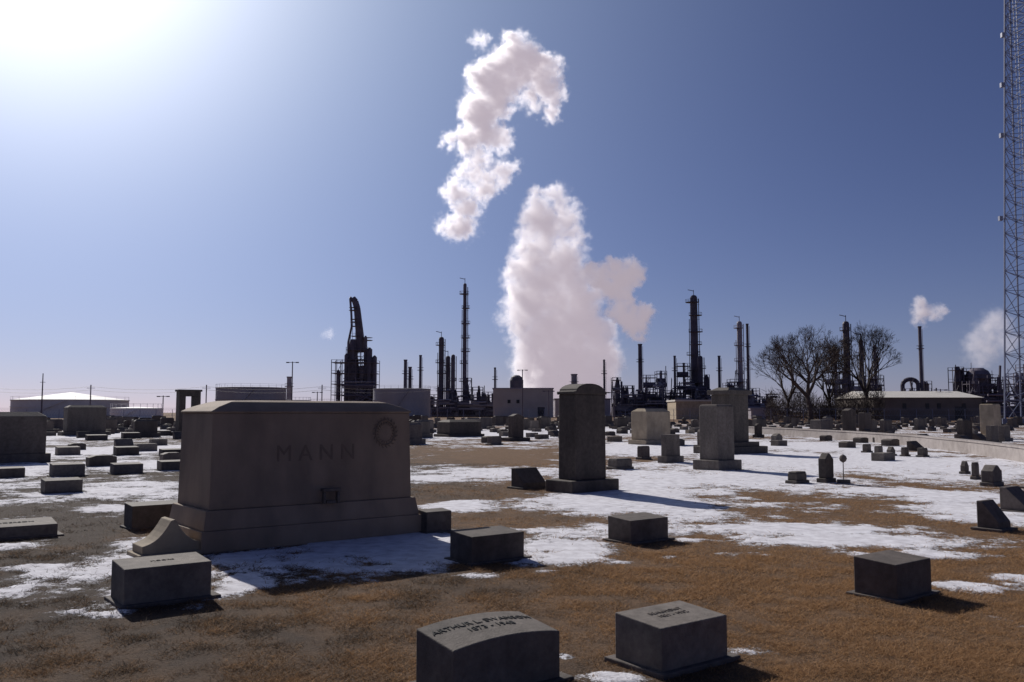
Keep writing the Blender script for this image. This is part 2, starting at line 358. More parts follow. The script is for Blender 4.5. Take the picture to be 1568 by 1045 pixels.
for k in range(len(steps)-1):
    for i in range(4):
        j=(i+1)%4; fs.append((k*4+i,k*4+j,(k+1)*4+j,(k+1)*4+i))
fs.append(tuple(range(len(vs)-4,len(vs))))
b.add(vs,fs,0)
mann=b.obj("family_monument",[M_BROWN],(x,y,0),YAW,0.02)
fy=lambda z:-(T/2-0.025*(z-z0)/(z1-z0))
text_child(mann,"lettering","M A N N",0.30,lambda tx,ty,tz:(tx-0.02,fy(1.16+ty)-0.002-tz*.6,1.16+ty),M_ENG2,0.004)
wr=MB(); cxw,czw=W/2-0.42,1.42
for k in range(28):
    t0=2*math.pi*k/28; t1=2*math.pi*(k+1)/28
    wr.cyl((cxw+0.15*math.cos(t0),fy(czw)-0.001,czw+0.17*math.sin(t0)),(cxw+0.15*math.cos(t1),fy(czw)-0.001,czw+0.17*math.sin(t1)),0.014,0.014,6)
for k in range(40):
    t0=2*math.pi*k/40; r0=0.15+0.02*(-1)**k
    wr.cyl((cxw+r0*math.cos(t0),fy(czw)-0.003,czw+r0*1.1*math.sin(t0)),(cxw+(r0+0.03*(-1)**k)*math.cos(t0+.15),fy(czw)-0.012,czw+(r0+0.03*(-1)**k)*1.1*math.sin(t0+.15)),0.010,0.002,5)
wr.obj("carved_wreath",[M_BROWN],parent=mann)
vz=MB(); vx=0.14; yv=-(T/2+0.06)
vz.box(vx,yv-0.04,0.66,0.70,0.26,0.09); vz.box(vx-0.10,yv-0.04,0.50,0.655,0.035,0.07); vz.box(vx+0.10,yv-0.04,0.50,0.655,0.035,0.07); vz.box(vx,yv-0.04,0.50,0.54,0.14,0.06)
vz.obj("flower_holder",[M_DARK],parent=mann,bevel=0.006)

# ---------------- upright stones
def upright(name,u0,u1,vb,vt,ratio,bu0,bu1,mat,kind='gable',bh=0.3,steps=1,yaw=YAW,bev=0.02):
    x,y,WB,d=place(bu0,bu1,vb,ratio,yaw); TB=WB*ratio
    _,_,W,_=place(u0,u1,vb,ratio,yaw); W=min(W,WB); T=W*ratio
    H=at((u0+u1)/2,vt,y)[2]; b=MB()
    b.box(0,0,-0.05,bh,WB,TB,0)
    zb=bh
    if steps>1: b.box(0,0,bh,bh*1.6,(WB+W)/2,(TB+T)/2,0); zb=bh*1.6
    if kind=='gable':
        cap=0.24; z1=H-cap
        b.box(0,0,zb,z1,W,T,0,tw=W*0.97,tt=T*0.97)
        w2=W*1.06
        prof=[(-w2/2,z1),(w2/2,z1),(w2/2,z1+0.07)]
        for k in range(11):
            t=math.pi*k/10; prof.append((w2/2*0.86*math.cos(t),z1+0.07+(cap-0.07)*math.sin(t)))
        prof.append((-w2/2,z1+0.07))
        b.ext_xz(prof,-T*0.53,T*0.53)
    elif kind=='flat':
        b.box(0,0,zb,H-.04,W,T,0,tw=W*0.98,tt=T*0.98); b.box(0,0,H-.04,H,W*.98,T*.98,0,tw=W*0.9,tt=T*0.85)
    elif kind=='cap':
        b.box(0,0,zb,H-0.3,W*0.9,T*0.9,0); b.box(0,0,H-0.3,H-0.12,W*1.1,T*1.1,0); b.box(0,0,H-0.12,H,W*0.95,T*0.95,0,tw=W*0.6,tt=T*0.6)
    elif kind=='hip':
        b.box(0,0,zb,H-0.16,W,T,0); b.box(0,0,H-0.16,H,W*1.0,T*1.0,0,tw=W*0.8,tt=T*0.5)
    elif kind=='serp':
        prof=[(-W/2,zb),(W/2,zb)]
        for k in range(13):
            t=1-2*k/12; prof.append((t*W/2,H-0.13+0.13*(math.cos(t*math.pi)*.5+.5)))
        b.ext_xz(prof,-T/2,T/2)
    elif kind=='portal':
        pw_=W*0.3
        b.box(-W/2+pw_/2,0,zb,H-0.5,pw_,T,0); b.box(W/2-pw_/2,0,zb,H-0.5,pw_,T,0)
        b.box(0,0,zb,zb+1.0,W-2*pw_-0.004,T*0.9,0)
        b.box(0,0,H-0.5,H-0.15,W,T,0); b.box(0,0,H-0.15,H,W*1.12,T*1.12,0)
    return b.obj(name,[mat],(x,y,0),yaw,bev)
upright("tall_gravestone",853,927,757,588,0.62,836,948,M_DARK,'gable',0.26)
upright("square_monument",1072,1126,722,620,0.9,1061,1136,M_GREY,'flat',0.3)
upright("capped_monument",1084,1148,697,594,0.7,1062,1176,M_GREY,'cap',0.3,2)
upright("block_monument",967,1027,682,626,0.6,962,1032,M_LIME,'hip',0.25)
upright("block_monument",-60,72,712,631,0.5,-70,78,M_DARK,'hip',0.3)
upright("block_monument",92,158,668,621,0.5,88,170,M_GREY,'hip',0.3)
upright("portal_monument",268,306,668,597,0.5,262,312,M_DARK,'portal',0.3)
upright("block_monument",1498,1531,673,619,0.8,1492,1544,M_LIME,'flat',0.3)
upright("upright_gravestone",776,800,676,634,0.5,768,812,M_DARK,'serp',0.2)
upright("upright_gravestone",866,892,662,615,0.5,862,896,M_GREY,'flat',0.2)
upright("block_monument",668,736,670,643,0.6,664,742,M_DARK,'hip',0.2)
upright("upright_gravestone",1290,1312,668,626,0.5,1285,1317,M_DARK,'serp',0.2)
upright("upright_gravestone",1315,1335,664,632,0.5,1311,1339,M_DARK,'flat',0.2)
upright("block_monument",1240,1275,664,643,0.6,1237,1279,M_GREY,'flat',0.2)
upright("upright_gravestone",1253,1277,741,694,0.6,1250,1281,M_DARK,'serp',0.12)
upright("upright_gravestone",1206,1236,742,722,0.6,1202,1240,M_GREY,'flat',0.08)
for (u0,u1,vb,vt,k) in [(1470,1484,727,706,'serp'),(1487,1500,735,708,'flat'),(1502,1535,745,712,'serp'),(1338,1352,697,683,'flat'),(1357,1371,699,684,'serp'),(1379,1392,700,685,'flat'),(1404,1421,701,686,'flat'),
    (930,968,720,702,'flat'),(975,995,704,683,'flat'),(745,768,682,668,'flat'),(1320,1334,694,680,'flat'),(1180,1198,678,664,'serp')]:
    upright("upright_gravestone",u0,u1,vb,vt,0.6,u0-2,u1+3,random.choice([M_GREY,M_DARK]),k,0.08)
for (u0,u1,vb,H) in [(75,130,731,.35),(168,219,727,.3),(62,126,757,.3),(-5,38,733,.28),(173,213,698,.35),(243,282,700,.3),(84,123,698,.35),(240,285,722,.3),(130,165,675,.35),(0,40,690,.3),(230,262,668,.4),(185,215,672,.4)]:
    marker("grave_marker",u0,u1,vb,H,0.6,0.03,mat=random.choice([None,M_DARK,M_DARK]))
gx,gy=gp(1292,741); b=MB(); b.cyl((0,0,0),(0,0,0.62),0.012,0.01,6); b.lathe(0,0,[(0.01,0.50),(0.07,0.54),(0.09,0.60),(0.07,0.66),(0.01,0.70)],12); b.box(0,0,-.02,0.1,0.25,0.18)
b.obj("grave_ornament",[M_DARK],(gx,gy,0),0.3,smooth=False)

# ---------------- field of distant gravestones (shared meshes)
protos=[]
def proto(name,fn,mat):
    b=MB(); fn(b); me=b.mesh(name,[mat]); protos.append(me)
def p_marker(b): b.box(0,0,-.05,.30,.75,.42); b.box(0,0,.30,.32,.75,.42,tw=.72,tt=.39)
def p_marker2(b): b.ext_xz([(-.4,0),(.4,0),(.4,.3),(.2,.36),(-.2,.36),(-.4,.3)],-.22,.22)
def p_up(b): b.box(0,0,-.05,.25,1.0,.45); b.box(0,0,.25,1.05,.8,.26,tw=.76)
def p_serp(b):
    b.box(0,0,-.05,.22,.9,.4); pr=[(-.34,.22),(.34,.22)]+[(.34*math.cos(math.pi*k/10),.75+.2*math.sin(math.pi*k/10)) for k in range(11)]; b.ext_xz(pr,-.1,.1)
def p_big(b): b.box(0,0,-.05,.3,1.7,.7); b.box(0,0,.3,1.1,1.35,.45); b.box(0,0,1.1,1.2,1.35,.45,tw=1.1,tt=.2)
def p_slant(b): b.ext_yz([(-.25,0),(.25,0),(.25,.45),(.12,.45),(-.25,.14)],-.38,.38)
def p_ob(b): b.box(0,0,-.05,.35,.8,.8); b.box(0,0,.35,1.8,.45,.45,tw=.32,tt=.32); b.box(0,0,1.8,2.0,.32,.32,tw=.02,tt=.02)
for fn,mt_ in [(p_marker,M_GREY),(p_marker2,M_DARK),(p_up,M_GREY),(p_serp,M_DARK),(p_big,M_GREY),(p_slant,M_DARK),(p_ob,M_GREY),(p_marker,M_LIME),(p_big,M_DARK)]: proto("gravestone",fn,mt_)
wts=[7,7,2.0,2.5,1.2,5,0.15,0.5,1.2]
occupied=[(o.location.x,o.location.y) for o in SC.objects if o.type=='MESH' and o.name not in("ground","dead_grass")]
cnt=0
ca,sa=math.cos(YAW),math.sin(YAW)
for i in range(-60,80):
    for j in range(-20,75):
        lx=i*2.3+random.uniform(-.4,.4); ly=j*3.4+random.uniform(-.3,.3)
        X_=lx*ca-ly*sa; Y_=lx*sa+ly*ca
        if Y_<27 or Y_>150 or abs(X_)>0.62*Y_: continue
        u=784+F*X_/Y_
        if 560<u<860 and Y_<44: continue
        if 1140<u and Y_<62+ (1568-u)*0.02 and Y_>26 and (u>1350 and Y_<40): continue
        dens=0.42 if u<300 else 0.30
        if Y_>70: dens=0.5
        if random.random()>dens: continue
        if any((X_-ox)**2+(Y_-oy)**2<4.5 for ox,oy in occupied): continue
        me=random.choices(protos,wts)[0]; o=bpy.data.objects.new("gravestone",me); SC.objects.link(o)
        o.location=(X_,Y_,0); o.rotation_euler=(0,random.uniform(-.015,.015),YAW+random.uniform(-.05,.05)); s=random.uniform(.85,1.15); o.scale=(s,s,random.uniform(.85,1.1)); cnt+=1

# ---------------- low cemetery wall (curved)
pts=[gp(u,v) for u,v in [(1120,662),(1200,667),(1300,674),(1400,683),(1490,695),(1568,708),(1700,735)]]
def wallseg(b,pts,h,t,z0=-0.1,mi=0):
    n=len(pts); vs=[]
    for k,(x,y) in enumerate(pts):
        a_=pts[max(k-1,0)]; c_=pts[min(k+1,n-1)]; dx,dy=c_[0]-a_[0],c_[1]-a_[1]; l=math.hypot(dx,dy); nx_,ny_=-dy/l,dx/l
        vs+=[(x-nx_*t/2,y-ny_*t/2,z0),(x+nx_*t/2,y+ny_*t/2,z0),(x+nx_*t/2,y+ny_*t/2,h),(x-nx_*t/2,y-ny_*t/2,h)]
    fs=[]
    for k in range(n-1):
        for i in range(4): fs.append((k*4+i,k*4+(i+1)%4,k*4+4+(i+1)%4,k*4+4+i))
    fs+=[(0,1,2,3),tuple(range(4*n-4,4*n))]
    b.add(vs,fs,mi)
sm=[]
for k in range(len(pts)-1):
    for t in range(5):
        tt_=t/5; sm.append((pts[k][0]*(1-tt_)+pts[k+1][0]*tt_,pts[k][1]*(1-tt_)+pts[k+1][1]*tt_))
sm.append(pts[-1])
b=MB(); wallseg(b,sm,0.48,0.3); wallseg(b,sm,0.56,0.38,0.484)
b.obj("low_stone_wall",[M_CONC],bevel=0.0)

# ---------------- lattice radio tower (tapered, self-supporting)
d=135.; base=at(1580,600,d); bx=base.x; by=d; HT=82
b=MB(); corners=[(math.cos(t),math.sin(t)) for t in (math.radians(197),math.radians(317),math.radians(77))]
zs=[0]; 
while zs[-1]<HT: zs.append(zs[-1]+max(1.7,3.6-zs[-1]*0.028))
def rad_(z): return 4.7*(1-z/HT)**0.95+0.75
for z0_,z1_ in zip(zs[:-1],zs[1:]):
    P0=[(c[0]*rad_(min(z0_,HT)),c[1]*rad_(min(z0_,HT)),z0_) for c in corners]; P1=[(c[0]*rad_(min(z1_,HT)),c[1]*rad_(min(z1_,HT)),z1_) for c in corners]
    for k in range(3):
        k2=(k+1)%3
        b.cyl(P0[k],P1[k],0.13,0.13,6,0,False)
        b.cyl(P0[k],P1[k2],0.06,0.06,4,0,False); b.cyl(P0[k2],P1[k],0.06,0.06,4,0,False)
        b.cyl(P1[k],P1[k2],0.055,0.055,4,0,False)
b.cyl((0.4,0,0),(0.4,0,HT),0.07,n=4); b.cyl((-.1,0,0),(-.1,0,HT),0.05,n=4)
for z in (31,44,52,60): b.box(-rad_(z)-.4,-1,z,z+0.7,0.5,0.5); b.cyl((-rad_(z),-1,z+.3),(0,0,z+.3),0.05,0.05,5)
for c in corners: b.box(c[0]*5.45,c[1]*5.45,-.1,.8,1.4,1.4)
b.obj("radio_tower",[M_GALV],(bx,by,0))

# ---------------- refinery helpers
def col(name,u,vt,wpx,d,plats=4,mat=M_STEEL,taper=1.0,ladder=True,vent=True):
    top=at(u,vt,d); x=top.x; H=top.z; r=wpx/2/F*d; b=MB()
    r1=r*taper
    b.lathe(0,0,[(r*1.25,0),(r*1.25,1.2),(r,2.2),(r*(.5+.5*taper),H*0.5),(r1,H-r1*0.8),(r1*0.75,H-r1*0.25),(r1*0.2,H)],14)
    for k in range(plats):
        z=H*(0.22+0.76*(k+0.5)/max(plats,1))+random.uniform(-1,1); rr=r+random.uniform(0.6,1.1)
        side=random.choice([-1,1])*r*0.35
        b.lathe(side,0,[(rr,z),(rr,z+0.22)],10)
        for q_ in range(8):
            t=2*math.pi*q_/8; t2=2*math.pi*(q_+1)/8
            b.cyl((side+rr*math.cos(t),rr*math.sin(t),z),(side+rr*math.cos(t),rr*math.sin(t),z+1.25),0.06,n=4,cap=False)
            b.cyl((side+rr*math.cos(t),rr*math.sin(t),z+1.2),(side+rr*math.cos(t2),rr*math.sin(t2),z+1.2),0.06,n=4,cap=False)
    if ladder:
        b.cyl((r+0.45,-.2,1),(r1+0.45,-.2,H*0.97),0.17,n=5); b.cyl((-r-0.4,0.2,1),(-r1-0.4,0.2,H*0.8),0.14,n=6)
        for z in np.arange(3,H*.95,3.): b.cyl((r1,-.2,z),(r+.6,-.2,z),0.07,n=4)
    if vent:
        b.cyl((0,0,H-.5),(0,0,H+2.0),0.12,n=5); b.cyl((0,0,H+1.6),(-1.8-r*.3,0,H+2.1),0.13,n=5); 
    return b.obj(name,[mat],(x,d,0))
def stack(name,u,vt,wpx,d,mat=M_STEEL):
    top=at(u,vt,d); r=wpx/2/F*d; b=MB(); H=top.z
    b.lathe(0,0,[(r*1.3,0),(r*1.15,H*.3),(r,H*.9),(r,H-.5),(r*1.18,H-.4),(r*1.18,H),(r*.9,H)],12)
    b.cyl((r+.3,0,0),(r+.3,0,H-1),0.09,n=4)
    z=H*.75; b.lathe(0,0,[(r+.8,z),(r+.8,z+.2)],8); b.lathe(0,0,[(r+.8,z+1.1),(r+.8,z+1.2)],8)
    return b.obj(name,[mat],(top.x,d,0))
def frame(b,x0,x1,y0,y1,z1,nx=2,nz=4,r=0.16,mi=0,z0=0):
    xs=[x0+(x1-x0)*k/nx for k in range(nx+1)]; zs=[z0+(z1-z0)*k/nz for k in range(nz+1)]
    for x in xs:
        for y in (y0,y1): b.cyl((x,y,z0),(x,y,z1+1.1),r,n=4,mi=mi)
    for k,z in enumerate(zs[1:]):
        for y in (y0,y1): b.cyl((x0,y,z),(x1,y,z),r,n=4,mi=mi); b.cyl((x0,y,z+1.1),(x1,y,z+1.1),r*.5,n=4,mi=mi)
        b.box((x0+x1)/2,(y0+y1)/2,z-.1,z+.06,abs(x1-x0),abs(y1-y0),mi)
        for q_ in range(nx):
            if random.random()<.6: b.cyl((xs[q_],y0,zs[k]),(xs[q_+1],y0,z),r*.6,n=4,mi=mi)
def unit(name,u0,u1,vt,d,depth=14,dens=1.0,mat=M_STEEL,mats2=M_STEEL2):
    p0=at(u0,vt,d); p1=at(u1,vt,d); x0,x1=p0.x,p1.x; H=p0.z; cx=(x0+x1)/2; b=MB(); x0-=cx; x1-=cx
    w_=x1-x0; k=x0
    while k<x1-1:
        bw=min(random.uniform(3,8),x1-k); hh=H*random.uniform(.5,1.0); yy_=random.uniform(-depth/2,depth/2-5)
        frame(b,k,k+bw,yy_,yy_+5,hh,random.choice([1,2]),max(2,int(hh/3.5)),0.15)
        for _ in range(4):
            zc=random.uniform(.15,.85)*hh; rr=random.uniform(.5,1.2)
            if random.random()<.5: b.cyl((k+.3,yy_+random.uniform(0,4),zc),(k+bw-.3,yy_+random.uniform(0,4),zc),rr,n=10,mi=random.choice([0,0,1]))
            else: b.lathe(k+random.uniform(.5,max(bw-.5,.6)),yy_+2,[(rr,.2),(rr,hh*random.uniform(.6,1.05)),(rr*.3,hh*1.08)],10,mi=random.choice([0,0,1]))
        k+=bw+random.uniform(-.8,1.2)
    for _ in range(int(w_*0.7*dens)):
        xa=random.uniform(x0,x1); hz=H*random.uniform(.3,1.15); b.cyl((xa,random.uniform(-5,5),0),(xa,random.uniform(-5,5),hz),random.choice([.1,.15,.25,.4]),n=6)
    for _ in range(int(12*dens)):
        z=random.uniform(1,H*.7); xa=random.uniform(x0,x1); xb=random.uniform(x0,x1); y_=-depth/2-random.uniform(0,2); b.cyl((xa,y_,z),(xb,y_,z),random.choice([.15,.25,.4]),n=6,mi=random.choice([0,1]))
    b.box(0,3,0,min(4,H*.4),w_*.9,6,0)
    return b.obj(name,[mat,mats2],(cx,d,0))
# reactor tower: open steel frame around a vessel, with a long bent overhead duct
D=360
b=MB(); c0=at(548,600,D).x
def X(u): return at(u,600,D).x-c0
def ZZ(v): return at(548,v,D).z
b.lathe(X(540),0,[(3.0,0),(3.0,ZZ(575)),(2.4,ZZ(560)),(1.9,ZZ(545)),(1.9,ZZ(528)),(1.2,ZZ(520))],16)
b.lathe(X(556),1,[(2.6,0),(2.6,ZZ(566)),(1.2,ZZ(560))],16,1)
pr=[(551,540,1.7),(550,515,1.65),(547,490,1.5),(545,472,1.35),(542,462,1.3),(538,457,1.2),(535,460,1.0)]
for k in range(len(pr)-1): b.cyl((X(pr[k][0]),0,ZZ(pr[k][1])),(X(pr[k+1][0]),0,ZZ(pr[k+1][1])),pr[k][2],pr[k+1][2],n=12)
pr=[(535,459,.45),(537,480,.45),(538,500,.45),(533,525,.45),(533,560,.45)]
for k in range(len(pr)-1): b.cyl((X(pr[k][0]),-1.2,ZZ(pr[k][1])),(X(pr[k+1][0]),-1.2,ZZ(pr[k+1][1])),pr[k][2],n=8)
frame(b,X(537),X(552),-2,2,ZZ(500),2,9,.11)
frame(b,X(532),X(565),-4,4,ZZ(537),3,7,.14)
frame(b,X(527),X(578),-5,5,ZZ(556),5,5,.15)
frame(b,X(510),X(526),-4,4,ZZ(556),2,5,.18)
for (u,vt,r_) in [(560,518,.7),(566,536,1.2),(574,548,1.0),(531,545,.8),(519,570,.8)]:
    b.lathe(X(u),-2,[(r_,0),(r_,ZZ(vt)),(r_*.3,ZZ(vt)+.8)],10)
for (u,v_) in [(541,476),(543,494),(561,522)]:
    b.lathe(X(u),0,[(2.3,ZZ(v_)),(2.3,ZZ(v_)+.2)],8); b.lathe(X(u),0,[(2.3,ZZ(v_)+1.15),(2.3,ZZ(v_)+1.25)],8)
for k in range(16): b.cyl((X(random.uniform(528,578)),-5.5,random.uniform(2,14)),(X(random.uniform(528,578)),-5.5,random.uniform(2,16)),random.choice([.15,.3]),n=6)
for k in range(8):
    z=random.uniform(2,14); b.cyl((X(527),-5.8,z),(X(578),-5.8,z),random.choice([.2,.35,.5]),n=6,mi=random.choice([0,1]))
b.obj("reactor_tower",[M_STEEL,M_STEEL2],(c0,D,0))
unit("refinery_process_unit",527,580,575,366)
col("distillation_column",712,434,7,350,7,taper=.75)
col("distillation_column",676,516,8,345,4); col("distillation_column",686,545,7,352,2); col("distillation_column",694,543,6,347,1,vent=False)
col("distillation_column",1062,452,13,355,7,taper=.85); col("distillation_column",1072,545,8,350,2)
col("distillation_column",1132,492,8,360,5,mat=M_STEEL2); stack("exhaust_stack",1144,496,4,362); stack("exhaust_stack",1101,545,4,350)
stack("exhaust_stack",621,551,5,360); stack("exhaust_stack",628,562,5,362); stack("exhaust_stack",644,544,4,360); stack("exhaust_stack",758,563,3,350); stack("exhaust_stack",925,551,3,350)
stack("exhaust_stack",980,527,6,365); stack("exhaust_stack",1033,545,3.5,355); stack("exhaust_stack",1047,556,3.5,355)
stack("exhaust_stack",879,573,9,340,M_STEEL2); stack("exhaust_stack",1408,500,5,330); stack("exhaust_stack",443,577,7,330,M_STEEL2)
col("distillation_column",1295,492,10,300,5); col("distillation_column",1278,530,6,300,3,vent=False); col("distillation_column",1318,520,7,302,2); col("distillation_column",1339,528,5,300,2,vent=False)
for (u0,u1,vt,d_) in [(655,702,596,340),(700,757,596,345),(618,658,604,350),(690,722,580,350),(936,986,582,345),(984,1022,568,350),(1020,1085,572,352),(1038,1058,560,348),(1060,1125,588,346),(1118,1160,575,355),(1158,1190,590,350),(1262,1350,560,300),(1380,1434,585,330),(1455,1530,566,320),(1480,1600,560,310),(780,803,582,342),(725,790,600,352),(940,1080,600,338),(585,640,600,352),(1080,1180,602,340)]:
    unit("refinery_process_unit",u0,u1,vt,d_)
b=MB(); cx_=at(1395,590,330).x; pth=[]
for k in range(9):
    t=math.pi*k/8; p=at(1394-12*math.cos(t),590-9*math.sin(t),330); pth.append((p.x-cx_,0,p.z))
pth=[(pth[0][0],0,0)]+pth+[(pth[-1][0],0,0)]
for k in range(len(pth)-1): b.cyl(pth[k],pth[k+1],0.8,n=8)
b.obj("flue_duct",[M_STEEL],(cx_,330,0))
p=at(791,575,342); b=MB(); b.lathe(0,0,[(2.6,0),(2.6,p.z-2),(2.1,p.z-.7),(1.,p.z)],16); b.obj("domed_vessel",[M_STEEL],(p.x,342,0),smooth=False)
p=at(1497,564,318); b=MB(); b.lathe(0,0,[(4.2,0),(4.2,p.z-2.5),(3.4,p.z-1),(1.6,p.z)],18)
for z in (6,10,14): b.lathe(0,0,[(5,z),(5,z+.25)],12); b.lathe(0,0,[(5,z+1.1),(5,z+1.2)],12)
b.obj("domed_vessel",[M_STEEL],(p.x,318,0))
def tank(u0,u1,vt,d,mat,cone=0.06,name="storage_tank"):
    p0=at(u0,vt,d); p1=at(u1,vt,d); R_=(p1.x-p0.x)/2; H=p0.z; b=MB()
    b.lathe(0,0,[(R_,0),(R_,H),(R_*1.01,H),(R_*1.01,H+.25),(R_*.98,H+.3),(0.4,H+R_*cone)],48)
    b.lathe(0,0,[(R_*1.012,H*.62),(R_*1.012,H*.62+.18)],48)
    n=24
    for k in range(n):
        t=2*math.pi*k/n; t2=2*math.pi*(k+1)/n
        b.cyl((R_*math.cos(t),R_*math.sin(t),H+.2),(R_*math.cos(t),R_*math.sin(t),H+1.3),.03,n=4); b.cyl((R_*math.cos(t),R_*math.sin(t),H+1.25),(R_*math.cos(t2),R_*math.sin(t2),H+1.25),.025,n=4)
    for k in range(14):
        t=-1.9+k*0.05; t2=t+.05
        b.cyl((R_*1.03*math.cos(t),R_*1.03*math.sin(t),H*k/14),(R_*1.03*math.cos(t2),R_*1.03*math.sin(t2),H*(k+1)/14),.2,n=4)
    return b.obj(name,[mat],((p0.x+p1.x)/2,d+R_,0))
tank(315,423,594,260,M_TANK,0.03); tank(-20,153,613,270,M_TANKW,0.16); tank(155,232,627,200,M_TANKW,0.1); tank(565,655,596,290,M_TANK,0.05); tank(423,470,614,300,M_TANK); tank(470,512,617,300,M_TANK)
def bldg(name,u0,u1,vt,d,depth,mat,roof=None,win=4,gable=0,yaw=0,door=True):
    p0=at(u0,vt,d); p1=at(u1,vt,d); W_=p1.x-p0.x; H=p0.z
    e=bpy.data.objects.new(name,None); SC.objects.link(e); e.location=((p0.x+p1.x)/2,d+depth/2,0); e.rotation_euler=(0,0,yaw)
    b=MB(); b.box(0,0,0,H,W_,depth); b.obj("walls",[mat],parent=e)
    b=MB()
    if gable: b.ext_yz([(-depth/2-.4,H+.003),(depth/2+.4,H+.003),(0,H+gable)],-W_/2-.4,W_/2+.4)
    else: b.box(0,0,H+.003,H+.4,W_+.5,depth+.5)
    b.obj("roof",[roof or mat],parent=e)
    b=MB()
    for k in range(win):
        xk=-W_/2+W_*(k+.5)/win
        if random.random()<.6: b.box(xk+random.uniform(-.1,.1)*W_/win,-depth/2-.03,H*.5,H*.5+min(1.2,H*.25),min(1.6,W_/win*.3),.07)
    if door: b.box(W_*.3,-depth/2-.03,0,min(3.5,H*.6),2.4,.08)
    b.obj("openings",[M_GLASS],parent=e); return e
bldg("industrial_building",755,847,596,300,18,M_BEIGE,M_STEEL2,6)
bldg("industrial_building",1035,1090,615,220,12,M_LIME,M_WHITE,4)
bldg("warehouse",1338,1503,609,190,22,M_BRNW,M_WHITE,9,gable=1.6)
bldg("warehouse",1150,1190,628,240,14,M_STEEL2,M_STEEL2,3)
bldg("industrial_building",850,935,612,330,14,M_STEEL2,M_STEEL,5)
def pole(u,vt,d,r=.12):
    p=at(u,vt,d); b=MB(); b.cyl((0,0,0),(0,0,p.z),r*1.4,r,8); b.cyl((-1.1,0,p.z-.2),(1.1,0,p.z-.2),.07,n=5); b.box(-1.2,0,p.z-.35,p.z-.1,.7,.4); b.box(1.2,0,p.z-.35,p.z-.1,.7,.4)
    return b.obj("light_pole",[M_STEEL],(p.x,d,0))
for u,vt,d_ in [(448,554,220),(486,600,260),(800,566,260),(1225,600,210),(1440,596,200),(940,600,190),(250,606,220),(840,598,230),(1538,598,200)]: pole(u,vt,d_)
p=at(66,572,200); b=MB(); b.cyl((0,0,0),(0,0,p.z),.2,.1,8); b.cyl((-.6,0,p.z-2),(.6,0,p.z-2),.05,n=5); b.obj("utility_pole",[M_STEEL],(p.x,200,0))
b=MB(); dF=165
for k in range(-36,37):
    x_=k*3; b.cyl((x_,0,0),(x_,0,2.3),.05,n=5)
for z in (0.3,1.2,2.2,2.5): b.cyl((-108,0,z),(108,0,z),.025,n=4)
for k in range(-432,432): 
    x_=k*.25; b.cyl((x_,0,.1),(x_+1.1*(1 if k%2 else -1),0,2.2),.008,n=3,cap=False)
b.obj("chain_link_fence",[M_GALV],(0,dF,0),recalc=False)
b=MB(); 
for zz_ in (8.0,7.2):
    for s in range(4):
        xa=-130+s*28; 
        for q_ in range(10):
            t0=q_/10;t1=(q_+1)/10; f=lambda t:zz_-3.2*t*(1-t)
            b.cyl((xa+28*t0,0,f(t0)),(xa+28*t1,0,f(t1)),.035,n=3,cap=False)
for s in range(5): b.cyl((-130+28*s,0,0),(-130+28*s,0,8.4),.14,n=6); b.cyl((-131+28*s,0,7.6),(-129+28*s,0,7.6),.07,n=4)
b.obj("power_line",[M_STEEL],(0,215,0),recalc=False)

# ---------------- bare trees
def tree(name,u,vt,d,spread,seed,th=.35,depth=7):
    rnd=random.Random(seed); p=at(u,vt,d); H=p.z; b=MB()
    def br(pos,dir_,ln,r,lv):
        n=3 if lv<3 else 2; q=pos; dd=dir_.copy()
        for k in range(n):
            dd=(dd+Vector((rnd.uniform(-1,1),rnd.uniform(-1,1),rnd.uniform(-.3,.6)))*.13).normalized()
            q2=q+dd*(ln/n); rr=r*(1-.28*(k+1)/n); b.cyl(q,q2,r*(1-.28*k/n),rr,6 if lv<2 else (4 if lv<4 else 3),cap=False); q=q2
        if lv>=depth: return
        nc=rnd.choice([2,3,3,3,4]) if lv else 5
        for k in range(nc):
            az=rnd.uniform(0,2*math.pi) if lv else 2*math.pi*(k+rnd.random()*.5)/5; sp_=rnd.uniform(.35,.9)*spread
            side=dd.orthogonal().normalized(); side.rotate(Matrix.Rotation(az,3,dd))
            nd=(dd+side*sp_+Vector((0,0,.10))).normalized()
            br(q,nd,ln*rnd.uniform(.66,.84),max(r*rnd.uniform(.48,.64),.013),lv+1)
    br(Vector((0,0,-.2)),Vector((0,0,1)),H*.2,th,0)
    zmax=max(v[2] for v in b.v); s=H/zmax
    b.v=[(v[0]*s,v[1]*s,v[2]*s) for v in b.v]
    return b.obj(name,[M_BARK],(p.x,d,0),recalc=False)
tree("bare_tree",1238,498,165,1.05,3,.40); tree("bare_tree",1322,488,175,.85,5,.36); tree("bare_tree",1205,530,170,.8,8,.25,6); tree("bare_tree",1270,530,172,.8,12,.25,6)
b=MB(); rnd=random.Random(4)
for k in range(9000):
    t=rnd.random(); u=1172+rnd.random()*180; d_=rnd.uniform(168,182); q=at(u,600,d_); hmax=(3+6*vnoise(np.array([u*.035]),np.array([0.5]),9)[0])*rnd.uniform(.4,1)
    z_=rnd.uniform(0,hmax); dv=Vector((rnd.uniform(-1,1),rnd.uniform(-1,1),rnd.uniform(.2,1.4))).normalized()*rnd.uniform(.5,1.6)
    b.cyl((q.x,d_,z_),(q.x+dv.x,d_+dv.y,z_+dv.z),rnd.uniform(.02,.05),.01,3,cap=False)
b.obj("shrub_thicket",[M_BARK],recalc=False)

